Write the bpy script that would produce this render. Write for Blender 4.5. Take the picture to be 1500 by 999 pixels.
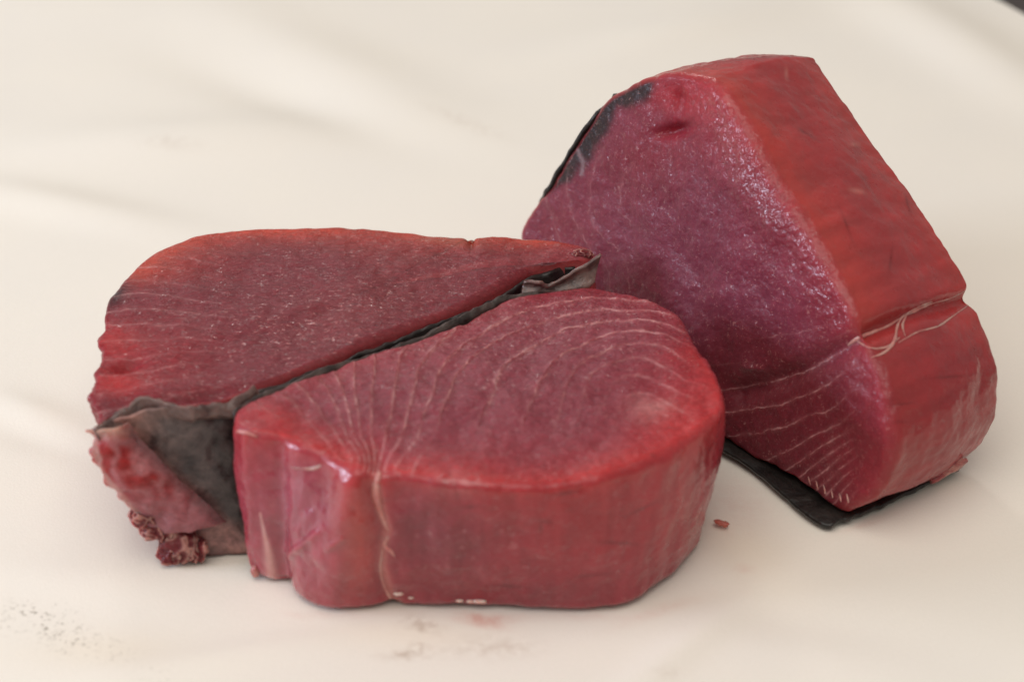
import bpy, math, random
import numpy as np
from mathutils import Vector
from mathutils.bvhtree import BVHTree

for o in list(bpy.data.objects): bpy.data.objects.remove(o)
scene = bpy.context.scene
COL = scene.collection

# ------------------------------------------------------------------ camera
W0, H0 = 1500.0, 999.0
LENS, SENS = 85.0, 36.0
FPX = LENS / SENS * W0
PITCH = math.radians(32.0)
DIST = 0.632
CAM = np.array([0.0, -DIST * math.cos(PITCH), DIST * math.sin(PITCH)])
FWD = -CAM / np.linalg.norm(CAM)
RIGHT = np.array([1.0, 0, 0])
UP = np.cross(RIGHT, FWD)

cam_data = bpy.data.cameras.new('camera')
cam_data.lens = LENS; cam_data.sensor_width = SENS
cam_data.clip_start = 0.01; cam_data.clip_end = 50
cam_data.dof.use_dof = True
cam_data.dof.focus_distance = 0.588
cam_data.dof.aperture_fstop = 11.0
cam = bpy.data.objects.new('camera', cam_data)
cam.location = CAM
cam.rotation_euler = (math.pi / 2 - PITCH, 0, 0)
COL.objects.link(cam)
scene.camera = cam

# ------------------------------------------------------------------ light: an indoor, overcast-window light
world = bpy.data.worlds.new('World'); scene.world = world
world.use_nodes = True
wb = world.node_tree.nodes['Background']
wb.inputs['Color'].default_value = (1.0, 0.96, 0.90, 1)
wb.inputs['Strength'].default_value = 0.34

def area(name, loc, target, size, power, color, size_y=None):
    d = bpy.data.lights.new(name, 'AREA')
    d.energy = power; d.color = color
    d.shape = 'RECTANGLE'; d.size = size; d.size_y = size_y or size
    o = bpy.data.objects.new(name, d)
    o.location = loc
    o.rotation_euler = (Vector(target) - Vector(loc)).to_track_quat('-Z', 'Y').to_euler()
    COL.objects.link(o)
    return o
area('ceiling_light', (-0.20, -0.50, 1.25), (-0.03, 0.02, 0.0), 1.4, 13.5, (1.0, 0.94, 0.86), 1.3)
area('far_window_light', (-0.35, 1.35, 0.95), (0.0, 0.05, 0.0), 0.28, 2.6, (1.0, 0.96, 0.92), 0.22)
area('left_window_light', (-1.20, -0.20, 0.38), (0.0, 0.05, 0.03), 0.45, 10.0, (0.70, 0.81, 1.0), 0.35)

scene.view_settings.view_transform = 'Standard'
scene.view_settings.look = 'None'
scene.view_settings.exposure = 0.0
scene.view_settings.gamma = 1.0
scene.view_settings.use_curve_mapping = False
scene.render.engine = 'CYCLES'

# ------------------------------------------------------------------ helpers: pixels, noise, curves
def ray(px, py):
    px = np.asarray(px, float); py = np.asarray(py, float)
    x = (px - W0 / 2) / FPX; y = -(py - H0 / 2) / FPX
    d = x[..., None] * RIGHT + y[..., None] * UP + FWD
    return d

def on_plane(px, py, p0, n):
    d = ray(px, py); p0 = np.asarray(p0, float); n = np.asarray(n, float)
    t = ((p0 - CAM) @ n) / (d @ n)
    return CAM + d * np.asarray(t)[..., None]

def on_z(px, py, z=0.0):
    return on_plane(px, py, (0, 0, z), (0, 0, 1.0))

def project(P):
    q = P - CAM
    depth = q @ FWD
    return np.stack([W0 / 2 + FPX * (q @ RIGHT) / depth, H0 / 2 - FPX * (q @ UP) / depth], -1)

_rng = np.random.RandomState(7)
_perm = np.concatenate([_rng.permutation(256)] * 2)
_grad = _rng.normal(size=(256, 3)); _grad /= np.linalg.norm(_grad, axis=1)[:, None]

def perlin(P):
    P = np.asarray(P, float)
    i = np.floor(P).astype(int); f = P - i; i &= 255
    u = f * f * f * (f * (f * 6 - 15) + 10)
    out = 0
    for dx in (0, 1):
        for dy in (0, 1):
            for dz in (0, 1):
                h = _perm[_perm[_perm[(i[:, 0] + dx) & 255] + ((i[:, 1] + dy) & 255)] + ((i[:, 2] + dz) & 255)]
                g = _grad[h]
                v = g[:, 0] * (f[:, 0] - dx) + g[:, 1] * (f[:, 1] - dy) + g[:, 2] * (f[:, 2] - dz)
                w = (u[:, 0] if dx else 1 - u[:, 0]) * (u[:, 1] if dy else 1 - u[:, 1]) * (u[:, 2] if dz else 1 - u[:, 2])
                out = out + v * w
    return out

def fbm(P, size, octaves=3, seed=0.0, gain=0.5):
    """fractal noise about -1..1; size = feature size in metres"""
    out = 0; a = 1.0; s = 1.0 / size
    for k in range(octaves):
        out = out + a * perlin(P * s + seed * 13.7 + k * 31.3)
        a *= gain; s *= 2.0
    return out * 1.6

def sstep(a, b, x):
    t = np.clip((x - a) / (b - a), 0, 1)
    return t * t * (3 - 2 * t)

def blob(px, cx, cy, rx, ry, ang=0.0):
    c, s = math.cos(math.radians(ang)), math.sin(math.radians(ang))
    x = px[:, 0] - cx; y = px[:, 1] - cy
    u = (x * c + y * s) / rx; v = (-x * s + y * c) / ry
    return np.exp(-(u * u + v * v))

def poly_dist(px, pts):
    """distance in pixels from points to a polyline"""
    pts = np.asarray(pts, float); best = np.full(len(px), 1e9)
    for a, b in zip(pts[:-1], pts[1:]):
        ab = b - a
        t = np.clip(((px - a) @ ab) / (ab @ ab), 0, 1)
        d = np.linalg.norm(px - a - t[:, None] * ab, axis=1)
        best = np.minimum(best, d)
    return best

def catmull(pts, per=14, closed=True):
    pts = np.asarray(pts, float); n = len(pts); out = []
    rngi = range(n) if closed else range(n - 1)
    for i in rngi:
        g = lambda k: pts[k % n] if closed else pts[min(max(k, 0), n - 1)]
        p0, p1, p2, p3 = g(i - 1), g(i), g(i + 1), g(i + 2)
        for j in range(per):
            t = j / per
            out.append(0.5 * ((2 * p1) + (-p0 + p2) * t + (2 * p0 - 5 * p1 + 4 * p2 - p3) * t * t + (-p0 + 3 * p1 - 3 * p2 + p3) * t ** 3))
    if not closed: out.append(pts[-1])
    return np.array(out)

class Field:
    """thin-plate spline through polylines that each carry a value: the muscle sheets seen on a cut"""
    def __init__(self, lines):
        X, V = [], []
        for val, pts in lines:
            for p in pts: X.append(p); V.append(val)
        self.X = np.array(X, float) / 100; V = np.array(V, float); n = len(V)
        K = self.k(self.X) + np.eye(n) * 0.004
        Pm = np.hstack([np.ones((n, 1)), self.X])
        A = np.block([[K, Pm], [Pm.T, np.zeros((3, 3))]])
        self.c = np.linalg.solve(A, np.concatenate([V, np.zeros(3)]))
    def k(self, Q):
        d2 = ((Q[:, None, :] - self.X[None]) ** 2).sum(-1)
        return 0.5 * d2 * np.log(d2 + 1e-9)
    def __call__(self, px):
        out = np.empty(len(px))
        for s in range(0, len(px), 20000):
            Q = px[s:s + 20000] / 100
            out[s:s + 20000] = self.k(Q) @ self.c[:-3] + self.c[-3] + Q @ self.c[-2:]
        return out

def srgb(r, g, b):
    f = lambda c: (c / 255 / 12.92) if c / 255 <= 0.04045 else ((c / 255 + 0.055) / 1.055) ** 2.4
    return np.array([f(r), f(g), f(b)])

def mixc(col, c, m):
    m = np.clip(m, 0, 1)[:, None]
    return col * (1 - m) + np.asarray(c) * m

def thing(name, label, cat, loc, group=None):
    o = bpy.data.objects.new(name, None); COL.objects.link(o)
    o.location = loc; o['label'] = label; o['category'] = cat
    o.empty_display_size = 0.02
    if group: o['group'] = group
    return o

def mesh_obj(name, verts, faces, mat, parent=None, attrs=None, smooth=True, label=None):
    verts = np.asarray(verts, float)
    if parent is not None: verts = verts - np.array(parent.location)
    me = bpy.data.meshes.new(name)
    me.from_pydata(verts.tolist(), [], faces if isinstance(faces, list) else faces.tolist())
    me.update()
    if smooth: me.polygons.foreach_set('use_smooth', np.ones(len(me.polygons), bool))
    for k, a in (attrs or {}).items():
        a = np.asarray(a, float)
        if a.ndim == 1:
            at = me.attributes.new(k, 'FLOAT', 'POINT'); at.data.foreach_set('value', a.astype(np.float32))
        else:
            at = me.attributes.new(k, 'FLOAT_COLOR', 'POINT')
            at.data.foreach_set('color', np.hstack([a, np.ones((len(a), 1))]).astype(np.float32).ravel())
    if mat: me.materials.append(mat)
    o = bpy.data.objects.new(name, me); COL.objects.link(o)
    if parent is not None: o.parent = parent
    if label: o['label'] = label
    return o

# ------------------------------------------------------------------ materials
def new_mat(name):
    m = bpy.data.materials.new(name); m.use_nodes = True
    nt = m.node_tree; b = nt.nodes['Principled BSDF']
    return m, nt, b
def N(nt, typ, **kw):
    n = nt.nodes.new(typ)
    for k, v in kw.items(): setattr(n, k, v)
    return n
def math_n(nt, op, a, b=None, clamp=False):
    n = N(nt, 'ShaderNodeMath', operation=op); n.use_clamp = clamp
    for i, v in enumerate((a, b)):
        if v is None: continue
        if isinstance(v, (int, float)): n.inputs[i].default_value = v
        else: nt.links.new(v, n.inputs[i])
    return n.outputs[0]
def attr(nt, name, out='Fac'):
    n = N(nt, 'ShaderNodeAttribute'); n.attribute_name = name
    return n.outputs[out]
def noise(nt, coord, scale, detail=3.0, rough=0.55, dist=0.0):
    n = N(nt, 'ShaderNodeTexNoise'); n.inputs['Scale'].default_value = scale
    n.inputs['Detail'].default_value = detail; n.inputs['Roughness'].default_value = rough
    n.inputs['Distortion'].default_value = dist
    nt.links.new(coord, n.inputs['Vector'])
    return n.outputs['Fac']
def maprange(nt, v, a, b, c=0.0, d=1.0, smooth=False):
    n = N(nt, 'ShaderNodeMapRange')
    if smooth: n.interpolation_type = 'SMOOTHSTEP'
    nt.links.new(v, n.inputs['Value'])
    for k, x in zip(('From Min', 'From Max', 'To Min', 'To Max'), (a, b, c, d)): n.inputs[k].default_value = x
    return n.outputs['Result']
def mixcol(nt, fac, a, b, mode='MIX'):
    n = N(nt, 'ShaderNodeMix', data_type='RGBA', blend_type=mode)
    for s, v in ((n.inputs[0], fac), (n.inputs[6], a), (n.inputs[7], b)):
        if isinstance(v, (int, float)): s.default_value = v
        elif isinstance(v, (tuple, list, np.ndarray)): s.default_value = (*[float(x) for x in v[:3]], 1)
        else: nt.links.new(v, s)
    return n.outputs[2]

def flesh_material(name, sss=0.0055, rough=0.42, fibre=(1, 1, 1), spec=0.20, grain=0.3):
    m, nt, b = new_mat(name)
    tc = N(nt, 'ShaderNodeTexCoord').outputs['Object']
    mp = N(nt, 'ShaderNodeMapping'); mp.inputs['Scale'].default_value = fibre
    nt.links.new(tc, mp.inputs['Vector']); fc = mp.outputs['Vector']
    col = attr(nt, 'col', 'Color')
    n_big = noise(nt, tc, 90, 4, 0.6, 0.4)
    n_fib = noise(nt, fc, 900, 3, 0.6, 0.6)
    n_fine = noise(nt, tc, 2600, 2, 0.6)
    col = mixcol(nt, 1.0, col, maprange(nt, n_big, 0.25, 0.75, 0.70, 0.84), 'MULTIPLY')
    col = mixcol(nt, math_n(nt, 'MULTIPLY', attr(nt, 'relief'), 1.0, True), col, maprange(nt, n_fib, 0.25, 0.75, 1 - grain, 1 + grain), 'MULTIPLY')
    # thin pale sheets between the muscle segments
    wob = math_n(nt, 'MULTIPLY', math_n(nt, 'SUBTRACT', noise(nt, tc, 260, 3, 0.6), 0.5), 0.34)
    F = math_n(nt, 'ADD', attr(nt, 'field'), wob)
    d = math_n(nt, 'ABSOLUTE', math_n(nt, 'SUBTRACT', F, math_n(nt, 'ROUND', F)))
    dm = math_n(nt, 'DIVIDE', d, attr(nt, 'fgrad'))          # distance in mm
    dm = math_n(nt, 'MULTIPLY', dm, maprange(nt, noise(nt, tc, 150, 2, 0.5), 0.3, 0.7, 0.40, 1.5))
    core = maprange(nt, dm, 0.04, 0.30, 1.0, 0.0, True)
    soft = maprange(nt, dm, 0.0, 1.3, 1.0, 0.0, True)
    broken = maprange(nt, noise(nt, tc, 330, 3, 0.65), 0.40, 0.66, 0.05, 1.0)
    st = attr(nt, 'fstr')
    lm = math_n(nt, 'MULTIPLY', math_n(nt, 'MULTIPLY', core, broken), st, True)
    lsoft = math_n(nt, 'MULTIPLY', math_n(nt, 'MULTIPLY', soft, 0.35), st, True)
    pale = mixcol(nt, 0.35, col, srgb(190, 130, 130))
    col = mixcol(nt, lsoft, col, pale)
    col = mixcol(nt, math_n(nt, 'MULTIPLY', lm, 0.78), col, srgb(204, 152, 152))
    # fine pale flecks of fat and torn fibre
    fl = maprange(nt, noise(nt, fc, 1100, 2, 0.5, 1.5), 0.62, 0.72)
    fl = math_n(nt, 'MULTIPLY', fl, attr(nt, 'fleck'), True)
    col = mixcol(nt, math_n(nt, 'MULTIPLY', fl, 0.6), col, srgb(210, 150, 146))
    nt.links.new(col, b.inputs['Base Color'])
    b.inputs['Subsurface Weight'].default_value = 0.5
    b.inputs['Subsurface Radius'].default_value = (1.0, 0.22, 0.20)
    b.inputs['Subsurface Scale'].default_value = sss
    r = math_n(nt, 'ADD', attr(nt, 'rough'), maprange(nt, noise(nt, tc, 420, 3, 0.6), 0.3, 0.7, -0.10, 0.12))
    nt.links.new(r, b.inputs['Roughness'])
    b.inputs['Specular IOR Level'].default_value = spec
    b.inputs['IOR'].default_value = 1.4
    # wet pin-point glints
    sp = maprange(nt, noise(nt, fc, 1100, 2, 0.5, 0.8), 0.61, 0.71)
    nt.links.new(math_n(nt, 'ADD', math_n(nt, 'MULTIPLY', math_n(nt, 'ADD', sp, 0.06), math_n(nt, 'ADD', math_n(nt, 'MULTIPLY', attr(nt, 'fleck'), 0.6), 0.4), True), attr(nt, 'wet'), True), b.inputs['Coat Weight'])
    b.inputs['Coat IOR'].default_value = 1.6
    b.inputs['Coat Roughness'].default_value = 0.06
    cb = N(nt, 'ShaderNodeBump'); cb.inputs['Distance'].default_value = 1.0
    nt.links.new(math_n(nt, 'MULTIPLY', math_n(nt, 'MULTIPLY', noise(nt, tc, 800, 2, 0.5), 0.00055), maprange(nt, attr(nt, 'relief'), 0.15, 0.9, 0.30, 1.0)), cb.inputs['Height'])
    nt.links.new(cb.outputs['Normal'], b.inputs['Coat Normal'])
    # relief
    h = math_n(nt, 'ADD', math_n(nt, 'MULTIPLY', n_fib, 0.00024), math_n(nt, 'MULTIPLY', n_fine, 0.00016))
    h = math_n(nt, 'MULTIPLY', h, attr(nt, 'relief'))
    h = math_n(nt, 'ADD', h, math_n(nt, 'MULTIPLY', lm, 0.00006))
    h = math_n(nt, 'ADD', h, math_n(nt, 'MULTIPLY', n_big, 0.0003))
    bp = N(nt, 'ShaderNodeBump'); bp.inputs['Distance'].default_value = 1.0; bp.inputs['Strength'].default_value = 0.8
    nt.links.new(h, bp.inputs['Height']); nt.links.new(bp.outputs['Normal'], b.inputs['Normal'])
    return m

def skin_material(name, base, tint, rough=0.38):
    m, nt, b = new_mat(name)
    tc = N(nt, 'ShaderNodeTexCoord').outputs['Object']
    n1 = noise(nt, tc, 130, 5, 0.62, 0.5); n2 = noise(nt, tc, 700, 3, 0.6)
    c = mixcol(nt, maprange(nt, n1, 0.35, 0.68), base, tint)
    c = mixcol(nt, 1.0, c, maprange(nt, n2, 0.25, 0.75, 0.7, 1.3), 'MULTIPLY')
    c = mixcol(nt, 1.0, c, attr(nt, 'col', 'Color'), 'MULTIPLY')
    nt.links.new(c, b.inputs['Base Color'])
    b.inputs['Roughness'].default_value = rough
    b.inputs['Specular IOR Level'].default_value = 0.25
    b.inputs['Coat Weight'].default_value = 0.25; b.inputs['Coat Roughness'].default_value = 0.18
    b.inputs['Subsurface Weight'].default_value = 0.15
    b.inputs['Subsurface Radius'].default_value = (1, .5, .4); b.inputs['Subsurface Scale'].default_value = 0.001
    h = math_n(nt, 'ADD', math_n(nt, 'MULTIPLY', n1, 0.0011), math_n(nt, 'MULTIPLY', n2, 0.00025))
    bp = N(nt, 'ShaderNodeBump'); bp.inputs['Distance'].default_value = 1.0; bp.inputs['Strength'].default_value = 0.9
    nt.links.new(h, bp.inputs['Height']); nt.links.new(bp.outputs['Normal'], b.inputs['Normal'])
    return m

def tissue_material(name, a, c2, rough=0.3, sss=0.0015, scale=260):
    m, nt, b = new_mat(name)
    tc = N(nt, 'ShaderNodeTexCoord').outputs['Object']
    n1 = noise(nt, tc, scale, 4, 0.6, 0.6); n2 = noise(nt, tc, 1500, 2, 0.6)
    c = mixcol(nt, maprange(nt, n1, 0.36, 0.64), a, c2)
    nt.links.new(c, b.inputs['Base Color'])
    b.inputs['Roughness'].default_value = rough
    b.inputs['Subsurface Weight'].default_value = 0.7
    b.inputs['Subsurface Radius'].default_value = (1, .4, .35); b.inputs['Subsurface Scale'].default_value = sss
    h = math_n(nt, 'ADD', math_n(nt, 'MULTIPLY', n1, 0.0006), math_n(nt, 'MULTIPLY', n2, 0.0001))
    bp = N(nt, 'ShaderNodeBump'); bp.inputs['Distance'].default_value = 1.0; bp.inputs['Strength'].default_value = 0.8
    nt.links.new(h, bp.inputs['Height']); nt.links.new(bp.outputs['Normal'], b.inputs['Normal'])
    return m

M_front = flesh_material('tuna_flesh_front')
M_back = flesh_material('tuna_flesh_back', fibre=(0.6, 1.2, 1))
M_right = flesh_material('tuna_flesh_standing', grain=0.18)
M_skin = skin_material('tuna_skin_dark', srgb(20, 18, 18), srgb(46, 41, 38))
M_grey = skin_material('tuna_skin_grey', srgb(60, 54, 54), srgb(122, 108, 104))
M_memb = tissue_material('grey_membrane', srgb(78, 58, 56), srgb(118, 92, 86), 0.30)
M_fat = tissue_material('pale_connective_tissue', srgb(206, 150, 140), srgb(182, 100, 96), 0.3)
M_bit = tissue_material('fat', srgb(232, 206, 196), srgb(214, 168, 158), 0.3)
M_torn = tissue_material('torn_tissue', srgb(150, 62, 66), srgb(196, 142, 130), 0.3, 0.0015, 420)
M_pink = tissue_material('pink_membrane', srgb(170, 104, 112), srgb(176, 126, 132), 0.3, 0.0012, 150)
M_scrap = tissue_material('scrap', srgb(176, 96, 84), srgb(196, 118, 104), 0.45)

# ------------------------------------------------------------------ setting: table and paper
def table():
    m, nt, b = new_mat('dark_table')
    tc = N(nt, 'ShaderNodeTexCoord').outputs['Object']
    c = mixcol(nt, noise(nt, tc, 14, 4), srgb(58, 50, 50), srgb(84, 74, 72))
    nt.links.new(c, b.inputs['Base Color']); b.inputs['Roughness'].default_value = 0.5
    x, y, z0, z1 = 1.2, 1.0, -0.055, -0.012
    v = [(sx * x, 0.35 + sy * y, z) for z in (z0, z1) for sx, sy in ((-1, -1), (1, -1), (1, 1), (-1, 1))]
    f = [(3, 2, 1, 0), (4, 5, 6, 7), (0, 1, 5, 4), (1, 2, 6, 5), (2, 3, 7, 6), (3, 0, 4, 7)]
    o = mesh_obj('table', v, f, m, smooth=False); o['kind'] = 'structure'
table()

def paper():
    m, nt, b = new_mat('white_paper')
    tc = N(nt, 'ShaderNodeTexCoord').outputs['Object']
    g = noise(nt, tc, 1400, 3, 0.6); cloud = noise(nt, tc, 26, 3, 0.5)
    c = mixcol(nt, cloud, srgb(239, 231, 219), srgb(233, 226, 217))
    c = mixcol(nt, 1.0, c, maprange(nt, g, 0.2, 0.8, 0.975, 1.02), 'MULTIPLY')
    br = maprange(nt, noise(nt, tc, 420, 4, 0.7), 0.38, 0.66, 0.0, 1.0)
    spk = maprange(nt, noise(nt, tc, 900, 3, 0.7), 0.55, 0.70, 0.0, 1.0)
    c = mixcol(nt, math_n(nt, 'MULTIPLY', attr(nt, 'damp'), 0.55), c, srgb(226, 205, 170))
    c = mixcol(nt, math_n(nt, 'MULTIPLY', math_n(nt, 'MULTIPLY', attr(nt, 'smudge'), br), 0.8, True), c, srgb(168, 142, 120))
    c = mixcol(nt, math_n(nt, 'MULTIPLY', math_n(nt, 'MULTIPLY', attr(nt, 'speck'), spk), 0.9, True), c, srgb(120, 108, 88))
    c = mixcol(nt, math_n(nt, 'MULTIPLY', math_n(nt, 'MULTIPLY', attr(nt, 'blood_bounce'), maprange(nt, br, 0, 1, 0.5, 1)), 0.75, True), c, srgb(205, 130, 112))
    nt.links.new(c, b.inputs['Base Color'])
    b.inputs['Roughness'].default_value = 0.62; b.inputs['Specular IOR Level'].default_value = 0.3
    bp = N(nt, 'ShaderNodeBump'); bp.inputs['Distance'].default_value = 1.0; bp.inputs['Strength'].default_value = 0.5
    nt.links.new(math_n(nt, 'MULTIPLY', g, 0.00012), bp.inputs['Height']); nt.links.new(bp.outputs['Normal'], b.inputs['Normal'])
    # a sheet whose far right corner is cut off slantwise by its edge
    nx, ny = 420, 400
    xs = np.linspace(-0.34, 0.34, nx); ys = np.linspace(-0.26, 0.52, ny)
    X, Y = np.meshgrid(xs, ys)
    E0 = on_z(1462.0, 0.0)[:2]; E1 = on_z(1500.0, 22.0)[:2]
    d = (E1 - E0) / np.linalg.norm(E1 - E0)
    # squeeze the far rows so that the far edge follows the line E0-E1
    far = E0[1] + (X[-1] - E0[0]) * d[1] / d[0]
    far = np.clip(far, None, 0.75)
    t = (Y + 0.26) / 0.78
    Y = -0.26 + t * (np.broadcast_to(far, Y.shape) + 0.26)
    P = np.stack([X.ravel(), Y.ravel(), np.zeros(X.size)], -1)
    px = project(P)
    z = np.zeros(len(P))
    away = sstep(0.03, 0.16, P[:, 1] - 0.09) + sstep(0.11, 0.20, -P[:, 0]) * 0.8
    away = np.clip(away, 0, 1)
    z += away * 0.0022 * (fbm(P * [0.55, 1.6, 1], 0.12, 2, 3) + 0.25)
    for hgt, cx, cy, rx, ry, an in [(.0024, 480, 92, 190, 44, 21), (-.0016, 430, 150, 170, 30, 18), (.0034, 260, 205, 260, 34, -4), (.0022, 90, 300, 170, 24, 10), (.0014, 40, 600, 70, 22, 15), (-.0008, 60, 640, 90, 20, 15),
                                    (.0010, 120, 850, 170, 34, 6), (.0012, 1000, 945, 150, 26, -38), (.0036, 1400, 60, 190, 40, 30), (.0026, 1010, 40, 170, 30, -12), (-.0012, 1180, 900, 200, 40, 12), (.0012, 330, 960, 220, 22, -10)]:
        z += hgt * blob(px, cx, cy, rx, ry, an)
    P[:, 2] = z - 0.0006
    smudge = np.clip(blob(px, 618, 912, 26, 9, 15) + 0.9 * blob(px, 600, 955, 36, 6, -4) + .8 * blob(px, 612, 944, 12, 5) + 0.5 * blob(px, 720, 945, 60, 14)
                     + 0.35 * blob(px, 980, 985, 20, 7, 10) + .3 * blob(px, 680, 180, 60, 8, 20) + .3 * blob(px, 250, 218, 40, 8, 5), 0, 1)
    speck = np.clip(blob(px, 85, 915, 70, 18, 22) + .9 * blob(px, 120, 942, 60, 14, 10) + .7 * blob(px, 70, 892, 40, 8) + .8 * blob(px, 10, 912, 20, 12) + .4 * blob(px, 230, 990, 30, 12), 0, 1)
    blood_bounce = np.clip(blob(px, 705, 906, 32, 7, 12) + .6 * blob(px, 730, 902, 40, 5) + .28 * blob(px, 965, 890, 60, 8, -20) + .35 * blob(px, 1090, 828, 12, 5, 10)
                    + .22 * blob(px, 1080, 740, 50, 40) + .3 * blob(px, 480, 897, 60, 5) + .25 * blob(px, 860, 899, 70, 5) + .3 * blob(px, 1260, 766, 40, 5, -20), 0, 1)  # blood stains, plus pink light bounced off the steak feet painted in
    damp = np.clip(0.5 * blob(px, 1090, 800, 70, 40, 20) + .35 * blob(px, 620, 925, 140, 25) + .25 * blob(px, 1370, 700, 50, 20) + .4 * blob(px, 160, 950, 120, 30), 0, 1)
    idx = np.arange(nx * ny).reshape(ny, nx)
    f = np.stack([idx[:-1, :-1], idx[:-1, 1:], idx[1:, 1:], idx[1:, :-1]], -1).reshape(-1, 4)
    o = mesh_obj('butcher_paper', P, f, m, attrs=dict(smudge=smudge, speck=speck, blood_bounce=blood_bounce, damp=damp))
    o['label'] = 'creased white paper sheet with faint stains under the tuna pieces'
    o['category'] = 'paper'
paper()

# ------------------------------------------------------------------ a steak as a loft between two outlines
NC = 900      # columns round the outline
class Steak:
    def __init__(self, top, bot, centre_top, centre_bot, r_top=0.004, r_bot=0.003, bulge=0.0, rough_edge=0.0004, seed=1,
                 cap_rows=100, side_rows=84, r_fn=None):
        both = catmull(np.hstack([top, bot]), 16)
        seg = np.linalg.norm(np.diff(np.vstack([both, both[:1]])[:, :3], axis=0), axis=1) + \
              np.linalg.norm(np.diff(np.vstack([both, both[:1]])[:, 3:], axis=0), axis=1)
        s = np.concatenate([[0], np.cumsum(seg)]); q = np.linspace(0, s[-1], NC, endpoint=False)
        ext = np.vstack([both, both[:1]])
        both = np.stack([np.interp(q, s, ext[:, k]) for k in range(6)], -1)
        # control point k sits at column self.ctl[k]
        self.ctl = [int(round(s[k * 16] / s[-1] * NC)) % NC for k in range(len(top))]
        T, B = both[:, :3], both[:, 3:]
        self.T, self.B = T, B
        ct, cb = np.asarray(centre_top), np.asarray(centre_bot)
        tin = ct - T; L = np.linalg.norm(tin, axis=1)[:, None]; tin = tin / L
        # inward direction: mostly the outline's own normal
        tang = np.roll(T, -3, 0) - np.roll(T, 3, 0)
        axis = (B - T); axis = axis / np.linalg.norm(axis, axis=1)[:, None]
        nrm = np.cross(tang, axis); nrm /= np.linalg.norm(nrm, axis=1)[:, None] + 1e-12
        sg = np.sign((nrm * tin).sum(1))[:, None]; nrm = nrm * sg
        inn = nrm * 0.7 + tin * 0.3; inn /= np.linalg.norm(inn, axis=1)[:, None]
        k = np.ones(9) / 9
        inn = np.stack([np.convolve(np.concatenate([inn[-4:, j], inn[:, j], inn[:4, j]]), k, 'valid') for j in range(3)], -1)
        self.inn = inn
        rows, top_w, w_side, edge = [], [], [], []
        rt = np.full(NC, r_top) if r_fn is None else r_fn(self, r_top)
        rt = rt[:, None]
        H = np.linalg.norm(B - T, axis=1)[:, None]; self.H = H
        binn = cb - B; binn = binn / np.linalg.norm(binn, axis=1)[:, None]
        cosT = np.clip(np.abs((tin * nrm).sum(1)), 0.5, 1)[:, None]
        kk = np.ones(31) / 31
        cosT = np.convolve(np.concatenate([cosT[-15:, 0], cosT[:, 0], cosT[:15, 0]]), kk, 'valid')[:, None]
        capin = tin / cosT; bin_ = binn / cosT
        edgeT = T + capin * rt
        for a in np.linspace(0.012, 1.0, cap_rows) ** 0.9:
            rows.append(ct + (edgeT - ct) * a); top_w.append(1.0); w_side.append(0.0)
            edge.append((1 - a) * np.linalg.norm(edgeT - ct, axis=1) + rt[:, 0])
        nr = 12
        for t in np.linspace(0, math.pi / 2, nr + 1)[1:]:
            rows.append(T + capin * rt * (1 - math.sin(t)) + axis * rt * (1 - math.cos(t)))
            top_w.append(1 - t / (math.pi / 2)); w_side.append(0.0); edge.append(rt[:, 0] * (1 - t / (math.pi / 2)))
        for v in np.linspace(0, 1, side_rows)[1:]:
            d = rt + (H - rt - r_bot) * v
            out = -inn * (bulge * np.sin(math.pi * v))
            rows.append(T + axis * d + out); top_w.append(0.0); w_side.append(v); edge.append((-d)[:, 0])
        for t in np.linspace(0, math.pi / 2, 7)[1:]:
            rows.append(B + bin_ * r_bot * (1 - math.cos(t)) - axis * r_bot * (1 - math.sin(t)))
            top_w.append(0.0); w_side.append(1.0); edge.append((-H)[:, 0])
        eb = B + bin_ * r_bot
        for a in np.linspace(1, 0.02, 10)[1:]:
            rows.append(cb + (eb - cb) * a); top_w.append(-1.0); w_side.append(1.0); edge.append((-H)[:, 0])
        G = np.array(rows); R = len(rows)
        self.R = R; self.cap_rows = cap_rows; self.side_rows = side_rows; self.nr = nr
        self.G = G
        self.P = G.reshape(-1, 3)
        self.topw = np.repeat(np.array(top_w), NC); self.w = np.repeat(np.array(w_side), NC)
        self.edge = np.array(edge).reshape(-1)            # + inside the cut face, - down the side (metres)
        self.colid = np.tile(np.arange(NC), R)
        self.row = np.repeat(np.arange(R), NC)
        i = np.arange(R - 1)[:, None] * NC; j = np.arange(NC)[None]
        j2 = (j + 1) % NC
        q = np.stack([i + j, i + j2, i + NC + j2, i + NC + j], -1).reshape(-1, 4)
        self.flip = None
        self.faces = q
        self.seed = seed
        self.normals()
        c = self.P.mean(0)
        if ((self.P - c) * self.Nn).sum() < 0:
            self.faces = self.faces[:, ::-1]; self.flip = True; self.normals()
    def normals(self):
        G = self.P.reshape(self.R, NC, 3)
        du = np.roll(G, -1, 1) - np.roll(G, 1, 1)
        dv = np.empty_like(G); dv[1:-1] = G[2:] - G[:-2]; dv[0] = G[1] - G[0]; dv[-1] = G[-1] - G[-2]
        n = np.cross(du, dv); n /= np.linalg.norm(n, axis=2)[:, :, None] + 1e-15
        if self.flip is None or self.flip is False: n = n
        if self.flip: n = -n if not getattr(self, '_nflip', False) else n
        self.Nn = n.reshape(-1, 3)
        return self.Nn
    def displace(self, amt):
        self.P = self.P + self.Nn * np.asarray(amt)[:, None]
        self.normals()
    def between(self, a, b, soft=6):
        """column mask from control point a to control point b (with wrap)"""
        ia, ib = self.ctl[a], self.ctl[b]
        n = (ib - ia) % NC
        rel = (self.colid - ia) % NC
        m = sstep(-soft, soft, np.where(rel > (n + NC) / 2, rel - NC, rel)) * (1 - sstep(n - soft, n + soft, np.where(rel > (n + NC) / 2, rel - NC, rel)))
        return m
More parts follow.
